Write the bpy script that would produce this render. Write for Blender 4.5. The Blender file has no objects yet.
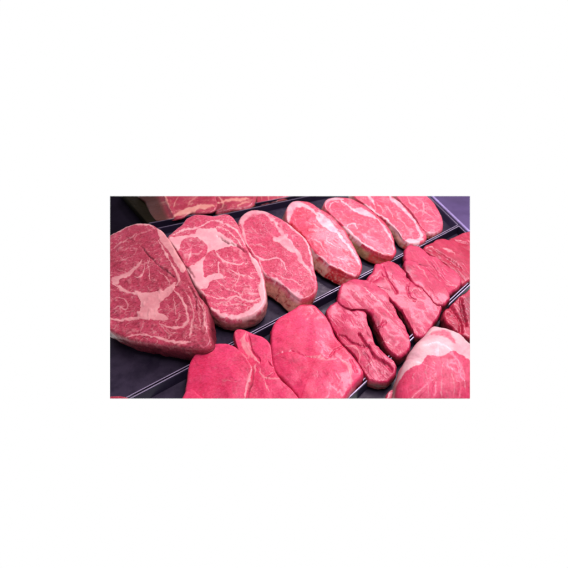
import bpy, bmesh, math, random
import numpy as np
from mathutils import Vector, Matrix

# ------------------------------------------------------------------ camera, world, lamps
scene = bpy.context.scene
CAM_H, PITCH, FPX = 0.42, math.radians(40.0), 360.0      # metres above the tray floor, downward pitch, focal in 568-px units
cd = bpy.data.cameras.new('camera'); cam = bpy.data.objects.new('camera', cd)
scene.collection.objects.link(cam); scene.camera = cam
cam.location = (0, 0, CAM_H); cam.rotation_euler = (math.radians(90) - PITCH, 0, 0)
cd.sensor_fit = 'HORIZONTAL'; cd.sensor_width = 36.0; cd.lens = 36.0 * FPX / 568.0
cd.dof.use_dof = True; cd.dof.focus_distance = 0.54; cd.dof.aperture_fstop = 5.6
cd.clip_start = 0.01; cd.clip_end = 100.0
scene.render.resolution_x = scene.render.resolution_y = 1024
scene.view_settings.view_transform = 'Standard'; scene.view_settings.look = 'None'
scene.cycles.filter_width = 2.0
scene.view_settings.exposure = 0.0; scene.view_settings.gamma = 1.0

world = bpy.data.worlds.new('World'); scene.world = world; world.use_nodes = True
bg = world.node_tree.nodes['Background']
# made-up surroundings: plain white below the horizon, dim violet above for contrast
wt = world.node_tree
_tc = wt.nodes.new('ShaderNodeTexCoord'); _sx = wt.nodes.new('ShaderNodeSeparateXYZ'); _mr = wt.nodes.new('ShaderNodeMapRange')
_mx = wt.nodes.new('ShaderNodeMix'); _mx.data_type = 'RGBA'
wt.links.new(_tc.outputs['Generated'], _sx.inputs[0]); wt.links.new(_sx.outputs['Z'], _mr.inputs['Value'])
_mr.interpolation_type = 'SMOOTHSTEP'; _mr.inputs['From Min'].default_value = -.018; _mr.inputs['From Max'].default_value = .12
wt.links.new(_mr.outputs['Result'], _mx.inputs['Factor'])
_mx.inputs['A'].default_value = (1, 1, 1, 1); _mx.inputs['B'].default_value = (.34, .27, .35, 1)
wt.links.new([o for o in _mx.outputs if o.type == 'RGBA'][0], bg.inputs[0]); bg.inputs[1].default_value = 1.0

def area(name, loc, target, sx, sy, power, col):
    l = bpy.data.lights.new(name, 'AREA'); l.shape = 'RECTANGLE'; l.size = sx; l.size_y = sy
    l.energy = power; l.color = col
    o = bpy.data.objects.new(name, l); scene.collection.objects.link(o)
    o.location = loc
    o.rotation_euler = (Vector(target) - Vector(loc)).to_track_quat('-Z', 'Y').to_euler()
    return o
area('counter_tube_lamp', (0.50, 0.95, 0.75), (0.10, 0.50, 0.0), 1.0, 0.08, 12.0, (1.0, 0.81, 0.93))
area('counter_front_lamp', (0.22, 0.42, 1.0), (0.08, 0.45, 0.0), 0.9, 0.10, 14.0, (1.0, 0.81, 0.93))

# ------------------------------------------------------------------ pixel helpers
cp, sp = math.cos(PITCH), math.sin(PITCH)
FWD = np.array([0, cp, -sp]); UP = np.array([0, sp, cp]); RGT = np.array([1.0, 0, 0])
CO = np.array([0, 0, CAM_H])
def rays(P):
    P = np.asarray(P, float)
    return ((P[:, 0:1] - 284) / FPX) * RGT + (-(P[:, 1:2] - 284) / FPX) * UP + FWD
def at_z(x, y, z):
    d = rays([(x, y)])[0]
    return CO + d * ((z - CAM_H) / d[2])
CR = {'A': (108, 192), 'B': (198, 192), 'C': (288, 192), 'D': (364, 192),
      'E': (108, 292), 'F': (198, 292), 'G': (288, 292), 'H': (364, 292)}
def T(c, *pts):                       # traced points, kept in the coordinates of enlarged crops
    ox, oy = CR[c]
    return [(ox + u / 5.164, oy + v / 5.164) for u, v in pts]

# the photographed patch of the counter: nothing is modelled beyond it
RX0, RX1, RY0, RY1 = 110.0, 469.9, 196.1, 398.6
def _plane(a, b):
    ra, rb = rays([a])[0], rays([b])[0]
    n = np.cross(ra, rb); return n / np.linalg.norm(n)
ctr = rays([((RX0 + RX1) / 2, (RY0 + RY1) / 2)])[0]
CUTS = []
for a, b in (((RX0, RY0), (RX0, RY1)), ((RX1, RY0), (RX1, RY1)), ((RX0, RY0), (RX1, RY0)), ((RX0, RY1), (RX1, RY1))):
    n = _plane(a, b)
    if n @ ctr > 0: n = -n            # n points out of the patch
    CUTS.append(n)

def trim(bm):
    """stop the geometry where the photographed patch stops, capping the cut"""
    for n in CUTS:
        ds = [(v.co.x * n[0] + v.co.y * n[1] + (v.co.z - CAM_H) * n[2]) for v in bm.verts]
        if not ds: return False
        if max(ds) < 1e-6: continue
        if min(ds) > 0: return False
        r = bmesh.ops.bisect_plane(bm, geom=bm.verts[:] + bm.edges[:] + bm.faces[:], dist=1e-7,
                                   plane_co=Vector(CO), plane_no=Vector(n), clear_outer=True)
        ed = [e for e in r['geom_cut'] if isinstance(e, bmesh.types.BMEdge) and e.is_boundary]
        if ed: bmesh.ops.holes_fill(bm, edges=ed, sides=0)
    return True

# ------------------------------------------------------------------ vectorised noise
def _hash(i, j, s):
    h = np.sin(i * 127.1 + j * 311.7 + s * 74.7) * 43758.5453
    return h - np.floor(h)
def vnoise(x, y, s=0):
    i, j = np.floor(x), np.floor(y); fx, fy = x - i, y - j
    fx = fx * fx * fx * (fx * (fx * 6 - 15) + 10); fy = fy * fy * fy * (fy * (fy * 6 - 15) + 10)
    a, b, c, d = _hash(i, j, s), _hash(i + 1, j, s), _hash(i, j + 1, s), _hash(i + 1, j + 1, s)
    return (a + (b - a) * fx + (c - a) * fy + (a - b - c + d) * fx * fy) * 2 - 1
def fbm(x, y, s=0, o=4):
    t, a = 0, 0.55
    for k in range(o):
        t = t + a * vnoise(x * 2 ** k + 13.7 * k, y * 2 ** k - 7.3 * k, s + k); a *= 0.5
    return t
def sstep(e0, e1, x):
    t = np.clip((x - e0) / (e1 - e0), 0, 1); return t * t * (3 - 2 * t)
def catmull(P, closed=True, n=10):
    P = np.asarray(P, float); m = len(P); out = []
    rng = range(m) if closed else range(m - 1)
    for i in rng:
        if closed: p0, p1, p2, p3 = P[i - 1], P[i], P[(i + 1) % m], P[(i + 2) % m]
        else: p0, p1, p2, p3 = P[max(i - 1, 0)], P[i], P[i + 1], P[min(i + 2, m - 1)]
        for k in range(n):
            t = k / n
            out.append(0.5 * ((2 * p1) + (-p0 + p2) * t + (2 * p0 - 5 * p1 + 4 * p2 - p3) * t * t + (-p0 + 3 * p1 - 3 * p2 + p3) * t ** 3))
    if not closed: out.append(P[-1])
    return np.array(out)
def resample(P, n):
    Q = np.vstack([P, P[:1]]); d = np.r_[0, np.cumsum(np.linalg.norm(np.diff(Q, axis=0), axis=1))]
    t = np.linspace(0, d[-1], n, endpoint=False)
    return np.c_[np.interp(t, d, Q[:, 0]), np.interp(t, d, Q[:, 1])]
def dist_line(x, y, P):
    best = np.full(x.shape, 1e9)
    for (ax, ay), (bx, by) in zip(P[:-1], P[1:]):
        dx, dy = bx - ax, by - ay; L = dx * dx + dy * dy + 1e-12
        t = np.clip(((x - ax) * dx + (y - ay) * dy) / L, 0, 1)
        best = np.minimum(best, (x - ax - t * dx) ** 2 + (y - ay - t * dy) ** 2)
    return np.sqrt(best)
def inside(x, y, P):
    r = np.zeros(x.shape, bool); m = len(P)
    for i in range(m):
        x1, y1 = P[i]; x2, y2 = P[(i + 1) % m]
        c = (y1 > y) != (y2 > y)
        with np.errstate(divide='ignore', invalid='ignore'):
            xi = (x2 - x1) * (y - y1) / (y2 - y1 + 1e-20) + x1
        r ^= c & (x < xi)
    return r
def sdf(x, y, P):
    d = dist_line(x, y, np.vstack([P, P[:1]])); return np.where(inside(x, y, P), d, -d)

# ------------------------------------------------------------------ materials
def nd(nt, t, **kw):
    n = nt.nodes.new(t)
    for k, v in kw.items():
        if k in ('operation', 'blend_type', 'data_type', 'feature', 'attribute_name', 'noise_dimensions', 'musgrave_type'): setattr(n, k, v)
    return n
class G:
    """tiny node-graph helper"""
    def __init__(s, name):
        s.m = bpy.data.materials.new(name); s.m.use_nodes = True; s.nt = s.m.node_tree
        s.b = s.nt.nodes['Principled BSDF']; s.co = s.nt.nodes.new('ShaderNodeTexCoord').outputs['Object']
    def put(s, sock, v):
        if hasattr(v, 'is_output'): s.nt.links.new(v, sock)
        elif isinstance(v, (tuple, list)): sock.default_value = (*v, 1) if len(v) == 3 and sock.type == 'RGBA' else v
        else: sock.default_value = v
    def noise(s, scale, detail=3, rough=.5, dist=0, vec=None):
        n = s.nt.nodes.new('ShaderNodeTexNoise'); s.put(n.inputs['Vector'], vec or s.co)
        n.inputs['Scale'].default_value = scale; n.inputs['Detail'].default_value = detail
        n.inputs['Roughness'].default_value = rough; n.inputs['Distortion'].default_value = dist
        return n.outputs['Fac']
    def mth(s, op, a, b=0.0, clamp=False):
        n = s.nt.nodes.new('ShaderNodeMath'); n.operation = op; n.use_clamp = clamp
        s.put(n.inputs[0], a); s.put(n.inputs[1], b); return n.outputs[0]
    def ramp(s, v, a, b, c=0.0, d=1.0):
        n = s.nt.nodes.new('ShaderNodeMapRange'); n.interpolation_type = 'SMOOTHSTEP'
        s.put(n.inputs['Value'], v)
        for k, q in zip(('From Min', 'From Max', 'To Min', 'To Max'), (a, b, c, d)): n.inputs[k].default_value = q
        return n.outputs['Result']
    def mix(s, f, a, b, mode='MIX'):
        n = s.nt.nodes.new('ShaderNodeMix'); n.data_type = 'RGBA'; n.blend_type = mode
        s.put(n.inputs['Factor'], f); s.put(n.inputs['A'], a); s.put(n.inputs['B'], b)
        return [o for o in n.outputs if o.type == 'RGBA'][0]
    def attr(s, name):
        n = s.nt.nodes.new('ShaderNodeAttribute'); n.attribute_name = name; return n.outputs['Fac']
    def bump(s, h, dist, strength=1.0, nrm=None):
        n = s.nt.nodes.new('ShaderNodeBump'); n.inputs['Strength'].default_value = strength
        n.inputs['Distance'].default_value = dist; s.put(n.inputs['Height'], h)
        if nrm: s.put(n.inputs['Normal'], nrm)
        return n.outputs['Normal']
    def scaled(s, v, rot=0):
        n = s.nt.nodes.new('ShaderNodeMapping'); s.put(n.inputs['Vector'], s.co)
        n.vector_type = 'TEXTURE'; n.inputs['Scale'].default_value = v; n.inputs['Rotation'].default_value = (0, 0, rot); return n.outputs['Vector']

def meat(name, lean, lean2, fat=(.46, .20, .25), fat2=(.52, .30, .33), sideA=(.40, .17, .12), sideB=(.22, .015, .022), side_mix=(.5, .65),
         marble=1.0, msc=75, grain=.25, rough=.36, bumpy=.5, stretch=(1.5, 1, 1), rot=0, deep=(.06, .003, .008), fibre=0.0):
    lean, lean2 = [(c[0] * .98, c[1] * .72, c[2] * .78) for c in (lean, lean2)]
    fat, fat2 = [(c[0] * 1.0, c[1] * .98, c[2] * .88) for c in (fat, fat2)]
    g = G(name)
    vec = g.scaled(stretch, rot)
    big = g.ramp(g.noise(28, 4, .6), .3, .7)
    col = g.mix(big, lean, lean2)
    col = g.mix(g.ramp(g.noise(110, 4, .6, .3, vec), .46, .72, 0, .5), col, tuple(c * .60 for c in lean))
    col = g.mix(g.ramp(g.noise(460, 4, .65, 0, vec), .40, .68, 0, grain), col, (min(1, lean2[0] * 1.35 + .02), lean2[1] * 2.2 + .012, lean2[2] * 1.8 + .015))  # pale speckle: muscle grain, with fine wet glints painted into the colour
    col = g.mix(g.ramp(g.noise(330, 3, .6, .3, vec), .5, .72, 0, grain * 1.4), col, tuple(c * .5 for c in lean))
    if fibre:
        fv = g.scaled((6, 1, 1), rot)
        col = g.mix(g.ramp(g.noise(420, 4, .6, .15, fv), .45, .7, 0, fibre), col, tuple(c * .45 for c in lean))
        col = g.mix(g.ramp(g.noise(300, 3, .6, .15, fv), .55, .75, 0, fibre * .8), col, (lean2[0] * 1.3, lean2[1] * 3 + .02, lean2[2] * 2 + .02))
    # marbling: thin broken veins, the finer ones fainter
    fats = None
    for sc, th, ms, lo, hi, am in ((msc, .018, 24, .42, .52, 1), (msc * 1.9, .022, 45, .50, .60, .6)):
        n = g.noise(sc, 2.6, .5, .45, vec)
        r = g.ramp(g.mth('ABSOLUTE', g.mth('SUBTRACT', n, .5)), 0.003, th, 1, 0)
        r = g.mth('MULTIPLY', r, g.ramp(g.noise(ms, 2, .5), lo, hi, 0, am))
        fats = r if fats is None else g.mth('MAXIMUM', fats, r)
    fats = g.mth('MULTIPLY', fats, marble * .8)
    fa = g.attr('fat')
    fa = g.mth('ADD', fa, g.mth('MULTIPLY', g.mth('SUBTRACT', g.noise(330, 3, .6), .5), g.ramp(fa, .02, .4, 0, .6)), True)
    ff = g.mth('MAXIMUM', fats, g.ramp(fa, .10, .74))
    fcol = g.mix(g.ramp(g.noise(60, 4, .6), .35, .65), fat, fat2)
    fcol = g.mix(g.ramp(g.noise(260, 3, .6), .50, .80, 0, .12), fcol, (fat[0] * .8, fat[1] * .5, fat[2] * .6))
    col = g.mix(ff, col, fcol)
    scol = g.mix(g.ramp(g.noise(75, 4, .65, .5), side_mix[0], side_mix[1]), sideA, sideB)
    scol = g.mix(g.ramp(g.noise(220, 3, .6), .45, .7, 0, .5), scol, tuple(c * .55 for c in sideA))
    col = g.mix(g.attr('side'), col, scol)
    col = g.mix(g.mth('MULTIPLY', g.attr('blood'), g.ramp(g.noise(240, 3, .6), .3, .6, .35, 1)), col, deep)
    g.put(g.b.inputs['Base Color'], col)
    g.put(g.b.inputs['Roughness'], g.ramp(g.noise(260, 3, .6), .3, .7, rough - .05, rough + .10))
    g.b.inputs['Specular IOR Level'].default_value = .24
    g.b.inputs['Coat Weight'].default_value = .20; g.b.inputs['Coat Roughness'].default_value = .17
    g.b.inputs['Subsurface Weight'].default_value = .15
    g.b.inputs['Subsurface Radius'].default_value = (.004, .0012, .001)
    g.b.inputs['Subsurface Scale'].default_value = 1.0
    h = g.mth('ADD', g.noise(480, 4, .65, .2, vec), 0.0)
    n2 = g.bump(ff, .0002, .4, g.bump(h, .00095 * bumpy, .8))
    g.put(g.b.inputs['Normal'], n2)
    return g.m

M = {}
M['rib_dark'] = meat('left_shade_rib_steak_meat', (.235, .022, .042), (.31, .045, .078), fat=(.43, .18, .20), fat2=(.49, .25, .26), sideA=(.13, .012, .022), sideB=(.07, .006, .012), bumpy=.3, marble=.75, rot=.5, grain=.5)  # the dimmer left end of the counter is put into this darker meat colour
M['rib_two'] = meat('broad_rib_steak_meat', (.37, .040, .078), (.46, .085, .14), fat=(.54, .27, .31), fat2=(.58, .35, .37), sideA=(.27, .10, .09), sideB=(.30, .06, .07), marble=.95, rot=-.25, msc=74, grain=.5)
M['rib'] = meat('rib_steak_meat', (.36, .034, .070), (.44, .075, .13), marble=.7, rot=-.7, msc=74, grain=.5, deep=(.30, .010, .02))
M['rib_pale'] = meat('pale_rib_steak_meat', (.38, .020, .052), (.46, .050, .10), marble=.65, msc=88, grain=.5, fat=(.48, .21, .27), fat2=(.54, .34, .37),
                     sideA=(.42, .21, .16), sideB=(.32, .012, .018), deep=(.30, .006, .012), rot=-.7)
M['rib_olive'] = meat('olive_sided_rib_steak_meat', (.38, .015, .048), (.45, .036, .09), marble=.65, msc=88, grain=.5, fat=(.48, .21, .27), fat2=(.54, .34, .37),  # like the pale steak, with an olive-brown side colour
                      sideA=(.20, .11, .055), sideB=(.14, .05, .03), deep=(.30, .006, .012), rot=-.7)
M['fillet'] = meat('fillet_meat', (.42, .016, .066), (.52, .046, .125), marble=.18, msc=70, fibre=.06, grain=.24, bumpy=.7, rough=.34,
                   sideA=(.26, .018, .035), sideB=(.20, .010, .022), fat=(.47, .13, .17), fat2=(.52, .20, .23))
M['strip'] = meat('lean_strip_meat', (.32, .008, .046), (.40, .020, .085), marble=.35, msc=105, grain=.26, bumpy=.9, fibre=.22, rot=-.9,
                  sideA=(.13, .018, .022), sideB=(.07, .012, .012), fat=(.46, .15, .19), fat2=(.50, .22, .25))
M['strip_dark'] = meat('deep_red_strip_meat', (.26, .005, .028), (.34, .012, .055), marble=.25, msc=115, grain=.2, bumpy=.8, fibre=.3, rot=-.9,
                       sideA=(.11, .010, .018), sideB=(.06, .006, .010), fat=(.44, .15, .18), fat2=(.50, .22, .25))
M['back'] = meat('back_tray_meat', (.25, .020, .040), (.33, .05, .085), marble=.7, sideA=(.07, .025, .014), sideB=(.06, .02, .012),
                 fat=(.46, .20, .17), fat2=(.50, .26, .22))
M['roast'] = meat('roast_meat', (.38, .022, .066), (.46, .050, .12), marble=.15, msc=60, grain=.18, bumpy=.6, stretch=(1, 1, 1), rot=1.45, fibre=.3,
                  fat=(.43, .25, .29), fat2=(.48, .34, .36), sideA=(.36, .22, .2), sideB=(.32, .08, .09))

def simple(name, col, rough=.4, metal=0.0, spec=.5, n_amt=.25, bump=0.0003, sc=90, col2=None):
    g = G(name); c2 = col2 or tuple(c * (1 - n_amt) for c in col)
    g.put(g.b.inputs['Base Color'], g.mix(g.ramp(g.noise(sc * .2, 5, .65), .35, .65), col, c2))
    g.put(g.b.inputs['Roughness'], g.ramp(g.noise(sc, 4, .6), .3, .7, rough - .07, rough + .12))
    g.b.inputs['Metallic'].default_value = metal; g.b.inputs['Specular IOR Level'].default_value = spec
    g.put(g.b.inputs['Normal'], g.bump(g.noise(sc * 6, 3, .6), bump, .4))
    return g.m
M['tray'] = simple('dark_tray_plastic', (.011, .009, .018), .34, 0, .2, col2=(.024, .020, .034), sc=140)
M['tray_wall'] = simple('dark_tray_wall', (.013, .010, .024), .35, 0, .2)
M['rim'] = simple('polished_tray_rim', (.38, .35, .45), .55, 1.0, .5, .3)
M['olive'] = simple('olive_black_plastic', (.006, .0055, .002), .6, 0, .03)
M['deck'] = simple('violet_steel_panel', (.060, .042, .12), .5, .2, .4, .3, sc=30)  # violet is the base colour of the steel
M['edge'] = simple('lavender_steel_edge', (.30, .26, .48), .4, .3, .4)
M['wall_violet'] = simple('violet_grey_tray_wall', (.045, .038, .085), .45, 0, .2)
M['gap'] = simple('black_counter_base', (.006, .005, .009), .7, 0, .02)

# ------------------------------------------------------------------ mesh linking
def link(name, me, parent=None, loc=(0, 0, 0)):
    o = bpy.data.objects.new(name, me); scene.collection.objects.link(o); o.location = loc
    if parent: o.parent = parent
    return o
def tag(o, label=None, cat=None, group=None, kind=None):
    if label: o['label'] = label
    if cat: o['category'] = cat
    if group: o['group'] = group
    if kind: o['kind'] = kind
    return o

LAYERS = ('fat', 'side', 'blood', 'cap')  # 'blood' also carries dark seams and the deeper red of creases and folds
def slab(name, out_px, hc, tilt=(0, 0), thick=.03, shift=(0, 0), centre=None, R=3.5, bulge=.002, dome=0.0, feats=(), mat='rib', rough=.0012, crease=0.0,
         seed=0, step=.75, wob=.5, lump=.0, label='', cat='steak', group=None, part=None, part_name='fat_edge', parent=None, relief=.00004):
    """a closed piece of meat: an outlined, tilted, slightly domed face, rounded over to a side that runs down to the tray"""
    O = catmull(out_px); per = np.linalg.norm(np.diff(np.vstack([O, O[:1]]), axis=0), axis=1).sum()
    N = int(np.clip(per / step, 90, 620)); O = resample(O, N)
    a = np.linspace(0, 2 * np.pi, N, endpoint=False)
    nx = np.roll(O, -1, 0) - np.roll(O, 1, 0); nrm = np.c_[nx[:, 1], -nx[:, 0]]; nrm /= np.linalg.norm(nrm, axis=1)[:, None] + 1e-9
    area_ = 0.5 * np.sum(O[:, 0] * np.roll(O[:, 1], -1) - np.roll(O[:, 0], -1) * O[:, 1])
    if area_ < 0: nrm = -nrm; O = O[::-1].copy(); nrm = nrm[::-1].copy()
    O = O + nrm * (fbm(O[:, 0] * .16, O[:, 1] * .16, seed, 4) * wob * 1.1)[:, None]
    C = np.array(centre if centre is not None else O.mean(0), float)
    rad = np.linalg.norm(O - C, axis=1)
    K = int(np.clip(rad.mean() / step, 20, 150)); rs = np.linspace(0, 1, K + 1)[1:]
    P = (C + rs[:, None, None] * (O - C)[None]).reshape(-1, 2)
    r = np.repeat(rs, N); dd = ((1 - rs)[:, None] * rad[None]).reshape(-1)
    P = np.vstack([C[None], P]); r = np.r_[0, r]; dd = np.r_[rad.mean(), dd]
    x, y = P[:, 0], P[:, 1]
    # plane of the face
    pc = at_z(C[0], C[1], hc); gx, gy = tilt
    n = np.array([-gx, -gy, 1.0]); n /= np.linalg.norm(n)
    d = rays(P); tt = ((pc - CO) @ n) / (d @ n); W = CO + d * tt[:, None]
    mpp = np.linalg.norm(pc - CO) / FPX                               # metres per photo pixel here
    wx = x + 1.3 * fbm(x * .35, y * .35, seed + 5, 3) + 1.2 * fbm(x * .1, y * .1, seed + 9, 2)
    wy = y + 1.3 * fbm(x * .35 + 40, y * .35, seed + 6, 3) + 1.2 * fbm(x * .1, y * .1 + 31, seed + 10, 2)
    L = {k: np.zeros(len(x)) for k in LAYERS}; disp = np.zeros(len(x))
    for f in feats:
        kind, pts = f[0], f[1]; w = f[2] if len(f) > 2 else 1.0; st = f[3] if len(f) > 3 else 1.0
        if kind in ('fat', 'lean', 'groove', 'blood'):
            wv = w * np.clip(.85 + 1.1 * fbm(x * .13 + len(pts), y * .13, seed + 21, 3), .12, 2.2)
            q = catmull(pts, False, 5)
            de = np.minimum(np.hypot(x - q[0][0], y - q[0][1]), np.hypot(x - q[-1][0], y - q[-1][1])); wv = wv * (.22 + .78 * sstep(0, 3 + 2.5 * w, de))
            v = 1 - sstep(wv * .2, wv * .8 + .4, dist_line(wx, wy, q)) * (np.clip(1.0 + .6 * fbm(x * .2, y * .2, seed + 33, 2), .45, 1) if kind == 'fat' else 1)
        else:
            v = sstep(-w, w, sdf(wx, wy, catmull(pts, True, 5)))
        v = v * st
        if kind in ('fat', 'fatp'): L['fat'] = np.maximum(L['fat'], v); disp += v * .0002
        elif kind in ('lean', 'leanp'): L['fat'] *= 1 - v
        elif kind in ('blood', 'bloodp'): L['blood'] = np.maximum(L['blood'], v)
        elif kind == 'capp': L['cap'] = np.maximum(L['cap'], v)
        elif kind == 'groove':
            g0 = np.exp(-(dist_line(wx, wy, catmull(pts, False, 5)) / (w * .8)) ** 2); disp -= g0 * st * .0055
        elif kind == 'risep': disp += v / max(st, 1e-6) * st
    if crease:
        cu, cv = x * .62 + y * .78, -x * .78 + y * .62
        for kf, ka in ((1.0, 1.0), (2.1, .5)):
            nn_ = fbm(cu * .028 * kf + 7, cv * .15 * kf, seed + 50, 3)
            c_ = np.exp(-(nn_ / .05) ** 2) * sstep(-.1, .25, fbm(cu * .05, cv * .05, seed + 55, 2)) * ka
            disp -= crease * c_; L['blood'] = np.maximum(L['blood'], .3 * c_)  # colours the crease lines a deeper red
    disp += .6 * rough * fbm(x * .055, y * .055, seed + 3, 2) * 1.5 + relief * fbm(x * .4, y * .4, seed + 4, 3) + lump * fbm(x * .035, y * .035, seed + 8, 2)
    disp += dome * (1 - r ** 2)
    t = np.clip(1 - dd / R, 0, 1); disp -= R * mpp * (1 - np.sqrt(np.clip(1 - t * t, 0, 1))) * .8
    W = W + n * disp[:, None]
    side0 = np.zeros(len(x))
    L['side'] = side0
    # side wall
    edge = W[-N:]; Oe = O
    out3 = rays(Oe + nrm) - rays(Oe); out3[:, 2] = 0
    out3 = out3 / (np.linalg.norm(out3, axis=1)[:, None] + 1e-9)
    zb = np.maximum(edge[:, 2] - thick, .004 + .0015 * np.sin(a * 3)); H = edge[:, 2] - zb
    S = max(8, int(thick / mpp / step / 1.4)); verts = [W]; lay = {k: [v] for k, v in L.items()}
    cum = np.r_[0, np.cumsum(np.linalg.norm(np.diff(O, axis=0), axis=1))]
    for k in range(1, S + 1):
        s = k / S
        prof = bulge * np.sin(math.pi * min(1, s * 1.0)) - .006 * max(0, s - .8) / .2
        v = edge + out3 * (prof + .0014 * fbm(cum * .16, np.full(N, s * 3.0), seed + 13, 3) * min(1, s * 4) )[:, None]
        v[:, 2] -= H * s; v[:, 0] += shift[0] * s; v[:, 1] += shift[1] * s
        verts.append(v)
        for q in LAYERS:
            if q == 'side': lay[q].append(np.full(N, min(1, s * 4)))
            elif q == 'cap': lay[q].append(L[q][-N:])
            elif q == 'blood': lay[q].append(L[q][-N:] * 1.0)
            else: lay[q].append(L[q][-N:] * (1 - s * .5))
    V = np.vstack(verts); base = verts[-1].mean(0); V = np.vstack([V, base[None]])
    lay = {k: np.r_[np.concatenate(v), 1.0] for k, v in lay.items()}
    rows = K + S
    idx = 1 + np.arange(rows * N).reshape(rows, N)
    i0, i1 = idx[:-1], idx[1:]
    quads = np.stack([i0, i1, np.roll(i1, -1, 1), np.roll(i0, -1, 1)], -1).reshape(-1, 4)
    fan = np.stack([np.zeros(N, int), idx[0], np.roll(idx[0], -1)], -1)
    bot = np.stack([np.full(N, len(V) - 1), np.roll(idx[-1], -1), idx[-1]], -1)
    faces = quads.tolist() + fan.tolist() + bot.tolist()
    me = bpy.data.meshes.new(name); me.from_pydata(V.tolist(), [], faces)
    for q in LAYERS:
        at = me.attributes.new(q, 'FLOAT', 'POINT'); at.data.foreach_set('value', lay[q].astype(np.float32))
    bm = bmesh.new(); bm.from_mesh(me)
    trim(bm); bmesh.ops.recalc_face_normals(bm, faces=bm.faces[:])
    loc = Vector(((V[:, 0].min() + V[:, 0].max()) / 2, (V[:, 1].min() + V[:, 1].max()) / 2, 0.004))
    # keep the base point inside what is left after trimming
    xs = [v.co for v in bm.verts]
    loc = Vector((sum(c.x for c in xs) / len(xs), sum(c.y for c in xs) / len(xs), min(c.z for c in xs)))
    bmesh.ops.translate(bm, verts=bm.verts[:], vec=-loc)
    for f in bm.faces: f.smooth = True
    bm.to_mesh(me); bm.free(); me.materials.append(M[mat])
    o = link(name, me, parent, loc)
    if parent: o.location = loc - parent.location
    if label: tag(o, label, cat, group)
    if part:
        split(o, part, part_name)
    return o

def split(o, layer, pname):
    """move the faces of one region (fat edge, fat cap) to a child mesh, shading unchanged"""
    me = o.data; nv = len(me.vertices)
    val = np.zeros(nv, np.float32); me.attributes[layer].data.foreach_get('value', val)
    nr = np.zeros(nv * 3, np.float32); me.vertices.foreach_get('normal', nr); nr = nr.reshape(-1, 3)
    pos = {}
    parts = []
    for keep_side in (False, True):
        bm = bmesh.new(); bm.from_mesh(me); bm.verts.ensure_lookup_table()
        lid = bm.verts.layers.int.new('vid')
        for v in bm.verts: v[lid] = v.index
        kill = [f for f in bm.faces if (min(val[v.index] for v in f.verts) > .45) != keep_side]
        bmesh.ops.delete(bm, geom=kill, context='FACES')
        m2 = bpy.data.meshes.new(o.name if not keep_side else pname)
        bm.to_mesh(m2); bm.free(); m2.materials.append(me.materials[0])
        ids = np.zeros(len(m2.vertices), np.int32); m2.attributes['vid'].data.foreach_get('value', ids)
        if len(m2.vertices): m2.normals_split_custom_set_from_vertices(nr[ids].tolist())
        parts.append(m2)
    if len(parts[0].polygons) and len(parts[1].polygons):
        o.data = parts[0]; link(pname, parts[1], o)

# ------------------------------------------------------------------ trays and counter
def prism(bm, quad, z0, z1):
    vs = [bm.verts.new((p[0], p[1], z)) for z in (z0, z1) for p in quad]
    bm.faces.new(vs[:4][::-1]); bm.faces.new(vs[4:])
    for i in range(4):
        j = (i + 1) % 4; bm.faces.new((vs[i], vs[j], vs[4 + j], vs[4 + i]))
def bmobj(name, bm, mat, parent=None, bev=0):
    bmesh.ops.recalc_face_normals(bm, faces=bm.faces[:])
    if bev: bmesh.ops.bevel(bm, geom=bm.edges[:], offset=bev, segments=2, affect='EDGES')
    if not trim(bm) or not bm.verts: bm.free(); return None
    bmesh.ops.recalc_face_normals(bm, faces=bm.faces[:])
    me = bpy.data.meshes.new(name); 
    off = parent.location if parent else Vector((0, 0, 0))
    bmesh.ops.translate(bm, verts=bm.verts[:], vec=-off)
    bm.to_mesh(me); bm.free(); me.materials.append(M[mat]); return link(name, me, parent)
def offs(q, d):
    """inset a quad (counter-clockwise) by d metres"""
    q = [np.array(p[:2]) for p in q]; L = []
    for i in range(4):
        a, b = q[i], q[(i + 1) % 4]; t = (b - a) / np.linalg.norm(b - a); nn = np.array([-t[1], t[0]])
        L.append((a + nn * d, t))
    out = []
    for i in range(4):
        (p, t), (q2, s) = L[i - 1], L[i]
        den = t[0] * s[1] - t[1] * s[0]; k = ((q2 - p)[0] * s[1] - (q2 - p)[1] * s[0]) / den
        out.append(p + t * k)
    return out
RIM = .016
def tray(label, q, wall_mat='tray_wall', end_mat=None):
    q = [np.array(p[:2]) for p in q]
    t = bpy.data.objects.new('meat_tray', None); scene.collection.objects.link(t)
    c = sum(q) / 4; t.location = (*at_z(290, 300, 0)[:2], 0) if False else (c[0], c[1], 0)
    t.empty_display_size = .05
    tag(t, label, 'tray', 'dark trays side by side in the counter')
    o, i1, i2 = offs(q, .0014), offs(q, .0034), offs(q, .006)
    bm = bmesh.new(); prism(bm, offs(q, .004), -.003, .001); bmobj('tray_floor', bm, 'tray', t)
    for k in range(4):
        j = (k + 1) % 4
        bm = bmesh.new(); w = [o[k], o[j], i1[j], i1[k]]
        # a wall that flares a little: thicker at its foot
        i3 = offs(q, .055) if (k == 3 and end_mat) else i2
        w2 = [o[k], o[j], i3[j], i3[k]]
        vs = [bm.verts.new((p[0], p[1], -.003)) for p in w2] + [bm.verts.new((p[0], p[1], RIM - .001)) for p in w]
        bm.faces.new(vs[:4][::-1]); bm.faces.new(vs[4:])
        for a_ in range(4):
            b_ = (a_ + 1) % 4; bm.faces.new((vs[a_], vs[b_], vs[4 + b_], vs[4 + a_]))
        bmobj('tray_wall', bm, 'wall_violet' if k == 1 else (wall_mat if k != 3 or not end_mat else end_mat), t)
        if k == 3 and end_mat: continue
        bm = bmesh.new()
        prism(bm, [o[k], o[j], offs(q, .0027)[j], offs(q, .0027)[k]], RIM - .0008, RIM + .0006)
        bmobj('tray_rim', bm, 'rim', t, bev=.0003)
    return t

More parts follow.
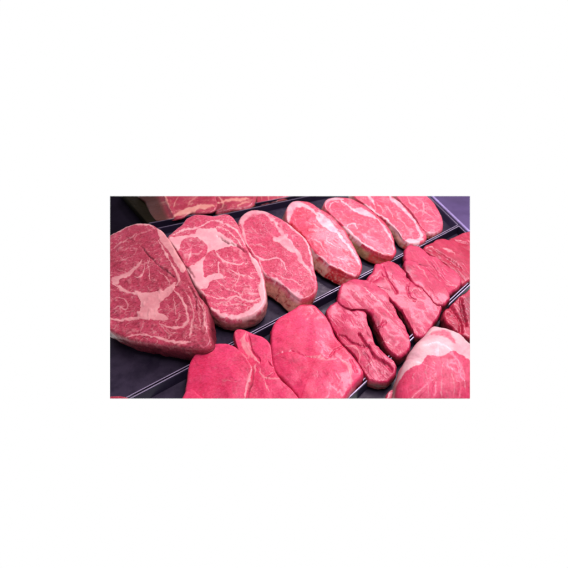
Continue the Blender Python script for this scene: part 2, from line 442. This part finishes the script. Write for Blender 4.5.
def gp(x, y, z=RIM): return at_z(x, y, z)[:2]
def line_at(a, b, x): return a[1] + (b[1] - a[1]) * (x - a[0]) / (b[0] - a[0])
def isect(p1, p2, p3, p4):
    a = np.cross([*p1, 1], [*p2, 1]); b = np.cross([*p3, 1], [*p4, 1]); c = np.cross(a, b); return c[:2] / c[2]
L1 = (gp(159.3, 227.5), gp(291, 199.5)); L2 = (gp(128.3, 398), gp(371, 271.2)); L3 = (gp(346, 398), gp(470, 283))
LE = (gp(429.8, 196.8), gp(463.7, 229.8))                    # right-hand end of the rib steak tray
LL = (np.array([-.52, .1]), np.array([-.62, 1.2]))           # left ends, outside the patch
far = (np.array([-1, 1.35]), np.array([1, 1.25])); near = (np.array([-1, .12]), np.array([1, .1]))
end2 = (LE[0] + (LE[1] - LE[0]) * .0, LE[1])
A_ = [isect(*LL, *L2), isect(*LE, *L2), isect(*L1, *LE), isect(*L1, *LL)]
tA = tray('long black tray of marbled rib steaks with a thin bright rim', A_)
B_ = [isect(*near, *L2) if False else np.array([L2[0][0] - .35 * (L2[1] - L2[0])[0], L2[0][1] - .35 * (L2[1] - L2[0])[1]]),
      np.array([L3[0][0] - .4 * (L3[1] - L3[0])[0], L3[0][1] - .4 * (L3[1] - L3[0])[1]]), isect(*LE, *L3), isect(*LE, *L2)]
tB = tray('black tray of lean red fillets between the rib steaks and the roast', B_)
C_ = [B_[1], B_[1] + np.array([.55, -.05]), isect(*LE, *L3) + np.array([.45, -.25]), isect(*LE, *L3)]
tC = tray('black tray at bottom right holding the fat-capped roast', C_)
zl = gp(148, 224); zt = gp(118, 190)
D_ = [np.array(zl), isect(*L1, *LE), isect(*L1, *LE) + np.array([-.25, .45]), np.array(zl) + (np.array(zt) - np.array(zl)) * 3]
tD = tray('dark back tray of brown-edged steaks along the top edge', D_, end_mat='olive')
bm = bmesh.new(); prism(bm, [np.array(p) for p in ((-1, .05), (1.2, .05), (1.6, 1.6), (-1.4, 1.6))], -.014, -.006)
tag(bmobj('counter_base', bm, 'gap'), kind='structure')
e0, e1 = LE; u = (e1 - e0) / np.linalg.norm(e1 - e0); nn = np.array([-u[1], u[0]]) 
if nn[0] < 0: nn = -nn
bm = bmesh.new(); prism(bm, [e0 - u * .3 + nn * .004, e1 + u * .25 + nn * .004, e1 + u * .25 + nn * .5, e0 - u * .3 + nn * .5], -.005, .010)
o = bmobj('steel_panel', bm, 'deck')
if o: tag(o, kind='structure')
bm = bmesh.new(); prism(bm, [e0 - u * .3 + nn * .0025, e1 + u * .012 + nn * .0025, e1 + u * .012 + nn * .0085, e0 - u * .3 + nn * .0085], .0102, RIM + .003)
bmobj('panel_edge', bm, 'edge', o, bev=.0008)

# ------------------------------------------------------------------ meat
RG = 'marbled rib steaks overlapping in a row'
FG = 'lean red steaks and fillets in the middle tray'
TG = 'steaks in the tray behind'
# --- rib steaks, left to right; each leans on the next one
slab('rib_steak', T('A', (-70, 300), (-30, 245), (10, 222), (60, 192), (110, 168), (165, 158), (215, 163), (250, 180), (285, 205), (320, 250), (355, 310), (395, 378), (415, 430), (440, 480), (465, 530))
     + T('E', (492, 45), (512, 90), (518, 150), (522, 215), (530, 262), (500, 290), (440, 292), (380, 288), (300, 276), (200, 262), (110, 246), (60, 225), (10, 200), (-60, 150))
     + T('A', (-110, 480)), .050, (.06, .12), .046, centre=(158, 287), mat='rib_dark', seed=1, R=3, shift=(.006, .004), rough=.0016,
     feats=[('fatp', T('A', (258, 192), (290, 205), (325, 250), (365, 315), (405, 390), (385, 415), (355, 375), (318, 315), (280, 262), (262, 225)), .8),
            ('fat', T('A', (10, 228), (60, 198), (110, 174), (165, 165), (215, 170), (248, 190)), 1.2, .7),
            ('fat', T('A', (262, 245), (290, 305), (335, 375), (360, 430), (365, 470), (345, 492)), 1.6, .9),
            ('fatp', T('A', (15, 445), (60, 428), (110, 408), (150, 372), (178, 345), (150, 392), (118, 425), (90, 440), (60, 452), (50, 480), (20, 470)), .8, .8),
            ('fat', T('A', (15, 470), (70, 500), (110, 520), (200, 532), (290, 515), (345, 492)), 2.2, .9),
            ('fat', T('A', (190, 365), (185, 410), (165, 445), (140, 440)), 1.5, .7), ('fat', T('A', (205, 345), (212, 400), (215, 460)), 1.0, .6),
            ('fat', T('A', (150, 375), (210, 360), (215, 340)), 1.2, .5), ('fat', T('A', (20, 300), (60, 268), (100, 250), (150, 215)), 1.0, .5),
            ('fat', T('A', (30, 360), (90, 350), (135, 320), (150, 290)), 1.0, .45), ('fat', T('A', (130, 250), (160, 215), (240, 195)), .9, .4),
            ('fat', T('A', (250, 400), (300, 440), (320, 480)), 1.0, .5),
            ('fatp', T('E', (140, -5), (200, 5), (280, -5), (320, -35), (352, -45), (330, 0), (290, 40), (262, 75), (260, 105), (300, 120), (310, 140), (240, 140), (165, 128), (150, 110), (168, 80), (165, 40)), .8),
            ('fat', T('E', (5, 130), (60, 150), (110, 142), (170, 132), (240, 138)), 2.6, .9),
            ('fat', T('E', (345, -10), (382, 40), (402, 90), (408, 150), (385, 180), (330, 186), (265, 165)), 2.0, .8),
            ('fat', T('E', (90, 235), (160, 222), (240, 234), (300, 250), (380, 260), (430, 262)), 2.2, .8),
            ('fat', T('E', (400, 0), (425, 50), (440, 110), (430, 170), (425, 235)), 1.5, .6), ('fat', T('E', (460, 20), (492, 90), (500, 150), (506, 215)), 2.2, .65),
            ('fat', T('E', (440, 10), (470, 70), (470, 130), (480, 180)), 1.2, .5),
            ('fat', T('E', (265, 160), (300, 210), (360, 215)), 1.2, .5), ('fat', T('E', (180, 150), (170, 190), (100, 215)), 1.0, .4),
            ('fat', T('E', (20, 40), (60, 30), (100, 55), (95, 95), (60, 75)), 1.0, .6), ('fat', T('E', (20, 90), (60, 75), (60, 110)), 1.0, .5),
            ('fat', T('E', (300, 60), (330, 90), (370, 60)), 1.0, .5), ('fat', T('E', (340, 20), (345, 70), (350, 120)), 1.0, .5),
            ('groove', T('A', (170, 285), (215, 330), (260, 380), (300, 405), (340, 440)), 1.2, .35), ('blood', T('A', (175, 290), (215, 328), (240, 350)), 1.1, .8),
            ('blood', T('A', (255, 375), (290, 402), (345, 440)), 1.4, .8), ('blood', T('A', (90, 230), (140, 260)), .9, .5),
            ('groove', T('E', (420, -20), (450, 30), (455, 90)), 1.2, .5), ('blood', T('E', (380, 285), (450, 280), (500, 270)), 4, .5)],
     label='large darker rib steak at the far left with a thick pale fat seam', group=RG)
slab('rib_steak', T('A', (305, 235), (335, 200), (375, 165), (410, 128), (450, 112)) + T('B', (20, 112), (80, 118), (145, 108), (182, 130), (205, 165), (228, 215), (250, 275), (280, 325), (312, 355), (335, 410), (347, 470), (352, 540))
     + T('F', (348, 50), (325, 88), (290, 115), (230, 138), (170, 146), (110, 130), (60, 85), (30, 20)) + T('A', (490, 535), (448, 485), (420, 425), (385, 365), (345, 290)),
     .047, (.03, .14), .043, mat='rib_two', seed=2, R=3, shift=(-.002, .0), rough=.0014, centre=(223, 262),
     feats=[('fatp', T('A', (315, 245), (380, 225), (450, 218), (510, 190), (560, 205), (620, 240), (665, 275), (610, 285), (560, 300), (520, 310), (495, 350), (490, 430), (500, 470), (470, 500), (430, 460), (400, 390), (355, 300)), .8),
            ('fatp', T('B', (-10, 210), (40, 188), (90, 190), (110, 230), (150, 265), (200, 278), (130, 288), (80, 300), (42, 320), (25, 380), (30, 440), (100, 420), (130, 435), (60, 465), (40, 500), (0, 500), (-30, 400)), .8),
            ('leanp', T('A', (365, 290), (385, 245), (430, 232), (480, 245), (512, 280), (505, 325), (460, 365), (420, 390), (395, 385), (358, 320)), .7),
            ('leanp', T('B', (48, 375), (90, 362), (92, 408), (62, 428), (38, 440), (30, 405)), .6),
            ('fat', T('A', (430, 300), (425, 330), (415, 360)), 1.0, .7), ('fat', T('A', (430, 315), (470, 320), (490, 300)), .9, .6), ('fat', T('A', (375, 310), (420, 300), (440, 270)), .9, .5),
            ('fat', T('A', (340, 222), (400, 192), (450, 188), (520, 155)) + T('B', (100, 150), (150, 172), (200, 205), (240, 270)), 1.8, .8),
            ('fat', T('B', (85, 195), (105, 180), (135, 190), (165, 212), (205, 255), (235, 285)), 1.3, .7),
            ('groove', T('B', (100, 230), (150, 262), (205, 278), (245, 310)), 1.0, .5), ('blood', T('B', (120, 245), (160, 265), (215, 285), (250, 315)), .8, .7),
            ('fat', T('B', (268, 318), (300, 370), (318, 420), (328, 480), (336, 540)) + T('F', (338, 40), (310, 84), (260, 112), (190, 128), (120, 118), (70, 80)), 5.5),
            ('fat', T('B', (105, 360), (112, 430), (150, 440)), 1.8, .8), ('fat', T('B', (90, 300), (130, 355), (200, 372), (240, 362)), 1.3, .6),
            ('fat', T('B', (160, 400), (230, 430), (290, 442)), 1.2, .6), ('fat', T('B', (90, 450), (150, 500), (230, 528), (310, 520)), 1.3, .6),
            ('fat', T('B', (200, 380), (210, 440), (180, 500)), 1.1, .5), ('fat', T('F', (40, 10), (110, 35), (200, 22), (260, 45), (320, 30)), 1.3, .6),
            ('fat', T('F', (70, 50), (140, 70), (220, 60), (280, 80)), 1.2, .5), ('fat', T('B', (60, 500), (110, 540), (180, 560)), 1.2, .5),
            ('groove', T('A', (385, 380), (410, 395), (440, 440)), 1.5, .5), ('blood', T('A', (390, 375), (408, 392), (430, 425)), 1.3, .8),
            ('fat', T('A', (420, 470), (460, 510), (520, 540)), 2.0, .6)],
     label='broad rib steak, second from the left, with a small round muscle in white fat', group=RG)
slab('rib_steak', T('B', (205, 160), (230, 112), (280, 88), (335, 92), (390, 115), (452, 150), (522, 205), (572, 262), (592, 335), (602, 400), (619, 470), (612, 512), (575, 547), (530, 556), (490, 535), (450, 495), (400, 462), (345, 432), (305, 370), (260, 300), (222, 225)),
     .0455, (.04, .14), .044, mat='rib', seed=3, R=2.6, shift=(-.012, -.012), rough=.0012,
     feats=[('fat', T('B', (212, 170), (235, 125), (285, 98), (345, 108), (395, 140)), 5.5, .75), ('fat', T('B', (350, 120), (400, 165), (440, 225), (500, 300), (545, 370), (590, 430)), 3.4, .85),
            ('fatp', T('B', (385, 240), (430, 228), (470, 245), (500, 285), (505, 315), (465, 300), (425, 270)), .9), ('fat', T('B', (222, 170), (250, 260), (300, 335), (350, 348), (400, 338), (440, 362), (448, 400)), 1.7, .85),
            ('fat', T('B', (345, 428), (400, 458), (450, 490), (490, 528), (530, 550)), 2.2, .9), ('fat', T('B', (310, 345), (330, 400), (350, 425)), 4.0, .8),
            ('fat', T('B', (375, 415), (440, 445), (500, 462), (545, 495)), 1.1, .6), ('fat', T('B', (420, 380), (470, 410), (490, 440)), 1.0, .5),
            ('fat', T('B', (270, 170), (300, 210), (350, 215)), .9, .4), ('fat', T('B', (255, 270), (320, 270), (360, 300)), .9, .4),
            ('fat', T('B', (340, 170), (380, 220), (420, 240)), 1.0, .4), ('fat', T('B', (452, 158), (516, 210), (566, 268), (586, 338), (596, 400)), 1.5, .8), ('fatp', T('B', (480, 515), (520, 520), (545, 545), (510, 560)), 1, .6),
            ('fatp', T('B', (215, 160), (245, 125), (270, 120), (240, 150), (232, 185)), 1.0, .7), ('bloodp', T('B', (560, 515), (600, 500), (600, 560), (540, 570)), 1.5, .6)],
     label='pink rib steak, third from the left, its orange-tinged fat edge showing below', group=RG, part='side')
slab('rib_steak', T('C', (-8, 150), (-12, 100), (-2, 68), (20, 48), (60, 42), (110, 50), (155, 78), (208, 108), (258, 152), (300, 200), (330, 256), (356, 308), (378, 355), (384, 392), (368, 425), (335, 436), (280, 414), (220, 382), (170, 342), (130, 302), (90, 258), (40, 205)),
     .0415, (.02, .14), .041, mat='rib_pale', seed=4, R=2.2, shift=(-.014, -.006), rough=.001,
     feats=[('fatp', T('C', (-10, 110), (-2, 62), (40, 48), (85, 55), (60, 68), (30, 90), (15, 120), (5, 155)), .9, .75), ('fat', T('C', (20, 100), (40, 75), (80, 68), (120, 92), (165, 135)), 2.0, .9),
            ('fatp', T('C', (140, 128), (185, 138), (235, 172), (262, 212), (222, 205), (170, 168)), .9), ('fat', T('C', (150, 105), (220, 165), (270, 225), (310, 275), (345, 330), (374, 375)), 2.6, .85),
            ('fat', T('C', (60, 225), (130, 300), (200, 362), (280, 406), (335, 426), (365, 415)), 2.0, .9), ('fat', T('C', (90, 160), (140, 170), (170, 200)), .9, .5),
            ('fat', T('C', (190, 230), (220, 270), (270, 290)), 1.0, .5), ('fat', T('C', (120, 240), (170, 270), (200, 320)), .9, .4), ('fat', T('C', (240, 330), (290, 350), (330, 400)), 1.0, .5),
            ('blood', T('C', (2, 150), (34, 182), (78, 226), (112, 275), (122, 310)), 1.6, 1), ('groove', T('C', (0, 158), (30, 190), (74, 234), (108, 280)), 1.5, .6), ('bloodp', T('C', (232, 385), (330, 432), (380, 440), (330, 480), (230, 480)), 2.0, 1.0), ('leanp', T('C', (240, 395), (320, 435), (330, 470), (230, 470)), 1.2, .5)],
     label='pale pink rib steak in the middle of its row, fat edge spotted with blood', group=RG, part='side')
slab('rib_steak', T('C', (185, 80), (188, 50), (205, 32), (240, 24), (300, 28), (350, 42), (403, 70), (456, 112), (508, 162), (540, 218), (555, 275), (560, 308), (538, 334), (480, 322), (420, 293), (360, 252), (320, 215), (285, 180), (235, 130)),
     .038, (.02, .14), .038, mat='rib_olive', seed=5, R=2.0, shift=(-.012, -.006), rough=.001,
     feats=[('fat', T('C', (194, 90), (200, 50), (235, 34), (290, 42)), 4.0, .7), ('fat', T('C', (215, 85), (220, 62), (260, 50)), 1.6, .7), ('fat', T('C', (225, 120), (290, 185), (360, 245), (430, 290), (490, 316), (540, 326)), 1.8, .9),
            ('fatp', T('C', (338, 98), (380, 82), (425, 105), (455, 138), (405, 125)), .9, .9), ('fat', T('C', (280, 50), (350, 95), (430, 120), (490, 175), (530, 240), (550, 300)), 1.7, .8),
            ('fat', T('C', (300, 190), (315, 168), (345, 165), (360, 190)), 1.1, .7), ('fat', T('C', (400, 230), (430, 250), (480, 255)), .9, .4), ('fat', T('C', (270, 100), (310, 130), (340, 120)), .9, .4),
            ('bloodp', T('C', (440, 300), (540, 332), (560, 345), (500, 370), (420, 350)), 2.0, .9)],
     label='rib steak, fifth from the left, its olive-brown side showing below', group=RG, part='side')
slab('rib_steak', T('D', (-60, -25), (10, -30), (80, -15), (135, 12), (180, 45), (225, 85), (262, 135), (298, 185), (322, 215), (322, 240), (290, 262), (240, 268), (208, 250), (180, 212), (140, 172), (90, 132), (40, 98), (0, 62), (-50, 22)),
     .0345, (.02, .14), .034, mat='rib_pale', seed=6, R=2.0, shift=(-.006, 0), rough=.001,
     feats=[('fat', T('D', (125, 15), (165, 55), (210, 92), (248, 135), (282, 182), (296, 222), (270, 245), (220, 250)), 2.8, .9), ('fat', T('D', (205, 252), (260, 258), (305, 240)), 3.2, .9),
            ('fat', T('D', (0, 60), (60, 105), (120, 150), (160, 190), (205, 245)), 1.7, .8), ('fat', T('D', (60, 50), (100, 90), (90, 120)), 1.1, .5), ('fat', T('D', (0, 10), (40, 40), (60, 90)), 2.6, .7),
            ('fat', T('D', (110, 60), (140, 100), (150, 140)), 1.2, .5), ('fat', T('D', (170, 100), (180, 140), (210, 160)), 1.1, .5), ('fat', T('D', (200, 150), (230, 190), (270, 200)), 1.0, .4)],
     label='rib steak, sixth from the left, rimmed by a white fat band', group=RG, part='side')
slab('rib_steak', T('D', (140, -25), (230, -20), (318, 12), (362, 52), (395, 108), (410, 158), (402, 195), (372, 212), (330, 212), (300, 190), (270, 140), (235, 95), (190, 50)),
     .030, (.02, .12), .030, mat='rib', seed=7, R=2.0, shift=(-.003, 0), rough=.0012,
     feats=[('fat', T('D', (310, 205), (350, 208), (395, 198)), 2.2, .7), ('fat', T('D', (220, 20), (240, 60), (280, 90)), 1.6, .6), ('fat', T('D', (290, 40), (310, 80), (300, 120)), 1.3, .5),
            ('fat', T('D', (260, 110), (300, 100), (360, 130)), 1.1, .5), ('fat', T('D', (300, 140), (330, 150), (380, 150)), 1.1, .5), ('fat', T('D', (330, 60), (350, 100), (390, 130)), 1.0, .4)],
     label='redder rib steak at the far right end of its row beside the steel panel', group=RG, part='side')
# --- back tray
slab('beef_steak', T('A', (262, -30), (285, 20), (305, 65), (322, 105), (345, 138), (385, 130), (430, 106), (490, 108), (548, 96), (565, 62), (560, 20), (590, -30)),
     .030, (.0, .16), .028, mat='back', seed=11, R=2.0, shift=(-.06, .012), rough=.0014,
     feats=[('fat', T('A', (330, 130), (380, 105), (430, 85), (490, 75), (550, 68)), 6.5), ('fat', T('A', (290, 20), (310, 70), (330, 110)), 1.6, .7), ('fat', T('A', (370, 20), (350, 50), (330, 90)), 1.4, .6),
            ('fat', T('A', (470, 20), (430, 40), (400, 70)), 1.2, .5)], label='pink steak with a long brown side, leftmost along the top edge', group=TG, part='side')
slab('beef_steak', T('B', (92, 102), (86, 55), (84, 10), (95, -30), (290, -30), (292, 40), (272, 68), (235, 78), (190, 84), (140, 94)),
     .024, (.0, .14), .026, mat='back', seed=12, R=2.2, rough=.002,
     feats=[('fat', T('B', (90, 60), (120, 50), (180, 40), (260, 30)), 2.2, .7), ('fat', T('B', (205, 75), (230, 55), (270, 50)), 2.5, .6), ('fat', T('B', (110, 20), (130, 60), (120, 90)), 2.0, .6), ('bloodp', T('B', (100, 70), (140, 60), (150, 90), (110, 100)), 2, .6)],
     label='ragged steak with brown-flecked fat, middle one along the top edge', group=TG)
slab('beef_steak', T('B', (302, 54), (298, 10), (310, -30), (470, -30), (462, 18), (420, 34), (370, 44), (330, 56)),
     .020, (.0, .14), .02, mat='back', seed=13, R=2.0, rough=.0014, feats=[('fat', T('B', (320, 10), (330, 45)), 1.6, .6), ('fat', T('B', (360, 10), (365, 42)), 1.2, .6), ('fat', T('B', (410, 10), (412, 38)), 1.4, .6)],
     label='dark red streaked steak, rightmost along the top edge', group=TG)
# --- middle tray
slab('fillet_steak', T('F', (185, 220), (202, 190), (245, 192), (300, 212), (345, 232), (375, 270), (384, 340), (402, 410), (440, 460), (490, 508), (530, 570), (545, 650), (230, 650), (235, 540), (230, 450), (215, 380), (205, 300)),
     .023, (.05, .05), .020, mat='fillet', crease=.00012, seed=21, R=3, rough=.002, lump=.002, centre=(263, 375),
     feats=[('fat', T('F', (248, 205), (235, 245), (250, 290), (290, 335), (312, 362)), 5.0, .85), ('fat', T('F', (215, 250), (235, 235)), 4, .8), ('fat', T('F', (300, 365), (275, 430), (258, 500), (250, 560)), 4.5, .7),
            ('fat', T('F', (320, 395), (325, 425), (370, 450), (430, 445)), 1.5, .7), ('fat', T('F', (345, 460), (362, 520)), 1.2, .6), ('groove', T('F', (260, 230), (275, 290), (315, 350)), 1.2, .5),
            ('groove', T('F', (360, 360), (395, 410), (350, 450)), 1.0, .3)],
     label='narrow red fillet with pale fat streaks between the round fillet and the broad one', cat='fillet', group=FG)
slab('fillet_steak', T('F', (-56, 440), (-50, 388), (-30, 335), (10, 295), (70, 267), (130, 261), (180, 273), (225, 308), (262, 345), (285, 385), (280, 440), (262, 500), (250, 560), (240, 640), (-60, 640), (-68, 520)),
     .028, (.05, .03), .025, mat='fillet', crease=.00012, seed=22, R=3, rough=.0012, lump=.002, dome=.003,
     feats=[('fat', T('F', (280, 380), (265, 430), (250, 500), (240, 560)), 3.0, .7), ('fat', T('F', (140, 465), (195, 468)), 1.2, .5), ('fat', T('F', (205, 280), (230, 310), (262, 350)), 1.8, .5), ('fat', T('F', (150, 330), (155, 400)), .9, .25)],
     label='smooth round fillet at bottom left of the middle tray', cat='fillet', group=FG)
slab('fillet_steak', T('E', (360, 620), (375, 560), (392, 522), (412, 497), (440, 500), (472, 528), (510, 560), (540, 620)), .034, (.0, .0), .012, mat='fillet', crease=.00012, seed=23, R=3, rough=.001,
     label='small corner of bright red fillet under the round fillet at the bottom edge', cat='fillet', group=FG)
slab('fillet_steak', T('G', (-84, 185), (-62, 145), (-15, 110), (35, 80), (65, 60), (130, 58), (165, 85), (195, 120), (220, 165), (245, 220), (280, 268), (330, 325), (375, 380), (390, 410), (375, 445), (335, 490), (295, 550), (260, 650), (60, 650), (55, 560), (25, 508), (-25, 450), (-72, 402), (-84, 330), (-88, 250)),
     .025, (.04, .03), .022, mat='fillet', crease=.00012, seed=24, R=3, rough=.0018, lump=.003, dome=.002,
     feats=[('fat', T('G', (90, 335), (150, 340), (200, 356), (250, 345)), 2.8, .6), ('fat', T('G', (265, 345), (308, 388), (325, 440), (330, 495)), 1.8, .6), ('groove', T('G', (-80, 345), (-20, 318), (40, 320), (110, 342), (190, 350)), 1.4, .18),
            ('fat', T('G', (-10, 135), (8, 160), (-5, 195)), 1.2, .35), ('groove', T('G', (215, 335), (245, 300), (280, 280)), 1.2, .4), ('fat', T('G', (120, 400), (150, 420)), 1.2, .35), ('groove', T('G', (330, 350), (350, 420)), 1.2, .25)],
     label='broad smooth bright pink fillet at the bottom middle', cat='fillet', group=FG)
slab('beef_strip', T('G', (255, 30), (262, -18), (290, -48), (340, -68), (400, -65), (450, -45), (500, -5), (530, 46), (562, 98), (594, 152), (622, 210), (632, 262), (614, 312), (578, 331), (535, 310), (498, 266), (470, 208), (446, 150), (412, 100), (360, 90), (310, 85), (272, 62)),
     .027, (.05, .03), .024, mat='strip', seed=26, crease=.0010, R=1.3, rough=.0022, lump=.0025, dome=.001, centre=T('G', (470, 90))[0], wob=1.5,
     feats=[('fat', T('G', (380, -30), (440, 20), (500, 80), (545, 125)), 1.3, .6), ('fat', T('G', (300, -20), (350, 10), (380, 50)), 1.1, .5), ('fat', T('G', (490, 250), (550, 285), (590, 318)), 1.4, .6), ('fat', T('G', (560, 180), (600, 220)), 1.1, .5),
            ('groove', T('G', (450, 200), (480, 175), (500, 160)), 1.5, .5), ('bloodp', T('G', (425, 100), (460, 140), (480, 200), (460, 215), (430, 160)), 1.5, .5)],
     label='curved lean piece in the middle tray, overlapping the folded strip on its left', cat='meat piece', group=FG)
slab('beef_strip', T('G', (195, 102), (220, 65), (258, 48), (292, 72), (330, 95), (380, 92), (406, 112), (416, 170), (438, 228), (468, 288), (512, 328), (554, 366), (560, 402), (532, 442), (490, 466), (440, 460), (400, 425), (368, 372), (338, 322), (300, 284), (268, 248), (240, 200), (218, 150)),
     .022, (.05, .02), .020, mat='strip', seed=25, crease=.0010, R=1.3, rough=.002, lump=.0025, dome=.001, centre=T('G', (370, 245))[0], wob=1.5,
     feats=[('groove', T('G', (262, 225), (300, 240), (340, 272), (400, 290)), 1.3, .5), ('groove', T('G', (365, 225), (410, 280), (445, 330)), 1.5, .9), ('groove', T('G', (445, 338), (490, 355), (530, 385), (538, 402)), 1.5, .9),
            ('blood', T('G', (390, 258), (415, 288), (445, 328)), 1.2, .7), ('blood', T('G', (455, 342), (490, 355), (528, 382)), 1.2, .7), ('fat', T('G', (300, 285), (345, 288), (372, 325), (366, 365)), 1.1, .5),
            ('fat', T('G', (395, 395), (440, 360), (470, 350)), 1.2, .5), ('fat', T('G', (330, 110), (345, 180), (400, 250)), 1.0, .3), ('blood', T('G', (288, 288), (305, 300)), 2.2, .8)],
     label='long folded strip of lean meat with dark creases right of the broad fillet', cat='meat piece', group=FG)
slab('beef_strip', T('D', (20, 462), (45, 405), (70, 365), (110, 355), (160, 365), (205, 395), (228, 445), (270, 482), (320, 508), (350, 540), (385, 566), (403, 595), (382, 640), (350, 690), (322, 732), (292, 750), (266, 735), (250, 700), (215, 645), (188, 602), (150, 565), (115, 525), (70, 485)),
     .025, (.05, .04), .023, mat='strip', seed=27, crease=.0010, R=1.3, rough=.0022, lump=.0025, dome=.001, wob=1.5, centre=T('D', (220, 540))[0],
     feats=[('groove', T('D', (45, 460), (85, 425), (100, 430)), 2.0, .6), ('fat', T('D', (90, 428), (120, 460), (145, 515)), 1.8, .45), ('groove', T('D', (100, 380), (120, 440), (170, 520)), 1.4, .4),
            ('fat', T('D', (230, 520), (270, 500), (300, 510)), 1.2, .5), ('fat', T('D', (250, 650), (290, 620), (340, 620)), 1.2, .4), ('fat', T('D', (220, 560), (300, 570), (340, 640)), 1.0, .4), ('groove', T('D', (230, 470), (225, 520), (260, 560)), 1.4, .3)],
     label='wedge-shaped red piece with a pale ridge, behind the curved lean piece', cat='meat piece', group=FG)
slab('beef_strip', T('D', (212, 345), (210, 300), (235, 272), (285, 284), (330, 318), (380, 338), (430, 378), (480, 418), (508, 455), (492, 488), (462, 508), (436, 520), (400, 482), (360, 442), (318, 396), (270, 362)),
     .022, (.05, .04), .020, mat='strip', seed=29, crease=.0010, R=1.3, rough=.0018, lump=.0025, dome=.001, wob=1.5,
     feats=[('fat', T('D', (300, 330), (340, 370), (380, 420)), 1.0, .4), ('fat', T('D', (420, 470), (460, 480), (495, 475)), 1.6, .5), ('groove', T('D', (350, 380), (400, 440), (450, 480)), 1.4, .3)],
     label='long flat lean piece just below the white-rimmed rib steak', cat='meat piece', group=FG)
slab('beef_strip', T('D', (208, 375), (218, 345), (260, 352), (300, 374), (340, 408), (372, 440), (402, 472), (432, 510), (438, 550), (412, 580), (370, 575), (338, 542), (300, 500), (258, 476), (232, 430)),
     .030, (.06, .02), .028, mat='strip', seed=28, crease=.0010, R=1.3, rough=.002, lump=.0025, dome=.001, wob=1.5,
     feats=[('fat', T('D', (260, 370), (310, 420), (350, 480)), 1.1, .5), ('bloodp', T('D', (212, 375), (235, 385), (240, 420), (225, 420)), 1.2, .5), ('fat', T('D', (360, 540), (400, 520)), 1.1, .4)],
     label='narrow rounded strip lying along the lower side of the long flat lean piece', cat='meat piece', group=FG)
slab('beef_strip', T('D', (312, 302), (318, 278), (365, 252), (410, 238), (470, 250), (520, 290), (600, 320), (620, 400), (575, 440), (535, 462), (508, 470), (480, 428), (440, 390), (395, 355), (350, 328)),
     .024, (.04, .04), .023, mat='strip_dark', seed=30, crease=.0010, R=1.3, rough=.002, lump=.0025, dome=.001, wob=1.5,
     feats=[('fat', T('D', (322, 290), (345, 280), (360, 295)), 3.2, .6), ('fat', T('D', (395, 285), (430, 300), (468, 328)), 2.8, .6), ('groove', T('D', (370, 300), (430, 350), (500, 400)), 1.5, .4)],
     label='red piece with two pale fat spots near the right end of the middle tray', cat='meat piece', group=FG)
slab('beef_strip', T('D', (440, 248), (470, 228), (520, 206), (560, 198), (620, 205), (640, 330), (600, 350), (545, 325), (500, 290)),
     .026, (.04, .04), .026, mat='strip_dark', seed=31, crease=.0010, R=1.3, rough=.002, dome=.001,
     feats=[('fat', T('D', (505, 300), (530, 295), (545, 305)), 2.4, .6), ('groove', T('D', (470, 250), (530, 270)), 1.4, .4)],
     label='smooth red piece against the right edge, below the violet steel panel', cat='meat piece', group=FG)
# --- right tray
slab('beef_joint', T('H', (415, 125), (422, 88), (450, 58), (485, 28), (535, -5), (620, -50), (640, 240), (560, 250), (510, 222), (460, 185), (430, 155)),
     .034, (.0, .05), .03, mat='strip_dark', seed=41, crease=.0010, R=1.3, rough=.003, lump=.0025, dome=.001, wob=1.5,
     feats=[('groove', T('H', (440, 60), (475, 110), (500, 150), (505, 210)), 1.8, .9), ('groove', T('H', (500, 30), (515, 100), (530, 170)), 1.8, .9), ('groove', T('H', (440, 110), (480, 130)), 1.4, .5), ('bloodp', T('H', (490, 60), (550, 20), (570, 120), (520, 150)), 2, .5)],
     label='lumpy dark red joint against the right edge above the roast', cat='meat joint')
slab('beef_roast', T('H', (345, 175), (372, 165), (430, 178), (488, 200), (532, 232), (575, 280), (640, 400), (640, 650), (168, 650), (168, 560), (174, 500), (184, 440), (208, 368), (238, 310), (272, 258), (312, 220)),
     .062, (.0, .10), .055, mat='roast', seed=42, R=7, rough=.002, lump=.002, dome=.014, wob=.9, centre=T('H', (390, 450))[0],
     feats=[('fatp', T('H', (60, 100), (700, 100), (700, 800), (60, 800)), 1), ('capp', T('H', (60, 100), (700, 100), (700, 800), (60, 800)), 1),
            ('leanp', T('H', (150, 520), (192, 440), (232, 402), (290, 382), (320, 348), (385, 360), (440, 330), (480, 338), (530, 372), (640, 420), (700, 700), (100, 700)), .9),
            ('leanp', T('H', (322, 228), (380, 200), (430, 208), (462, 248), (468, 290), (430, 268), (372, 246)), 2.4, .70),
            ('fat', T('H', (312, 400), (305, 460), (318, 560)), 1.4, .33), ('fat', T('H', (392, 385), (385, 460), (380, 560)), 1.6, .33), ('fat', T('H', (430, 400), (440, 470), (445, 560)), 1.4, .33), ('fat', T('H', (255, 430), (240, 480)), 1.6, .33),
            ('fat', T('H', (490, 400), (500, 480), (505, 560)), 1.4, .33), ('groove', T('H', (350, 400), (345, 560)), 1.8, .07), ('groove', T('H', (465, 400), (470, 560)), 1.8, .07)],
     label='domed pink roast under a thick white fat cap at bottom right', cat='roast')
slab('beef_scrap', T('H', (96, 640), (106, 565), (122, 520), (148, 496), (164, 508), (168, 560), (170, 640)), .030, (0, 0), .026, mat='roast', seed=44, R=3, rough=.002,
     feats=[('fat', T('H', (118, 560), (135, 515), (150, 505)), 3.0, .6), ('blood', T('H', (150, 530), (155, 580)), 2.0, .6)],
     label='small pink lump of meat tucked against the left side of the roast', cat='meat piece')
# the scrap of meat at the bottom left corner
slab('beef_scrap', T('E', (0, 545), (40, 535), (90, 540), (108, 560), (110, 620), (-10, 620)), .018, (0, 0), .014, mat='back', seed=43, R=2, rough=.001,
     label='tiny sliver of red meat in the bottom left corner', cat='meat piece')
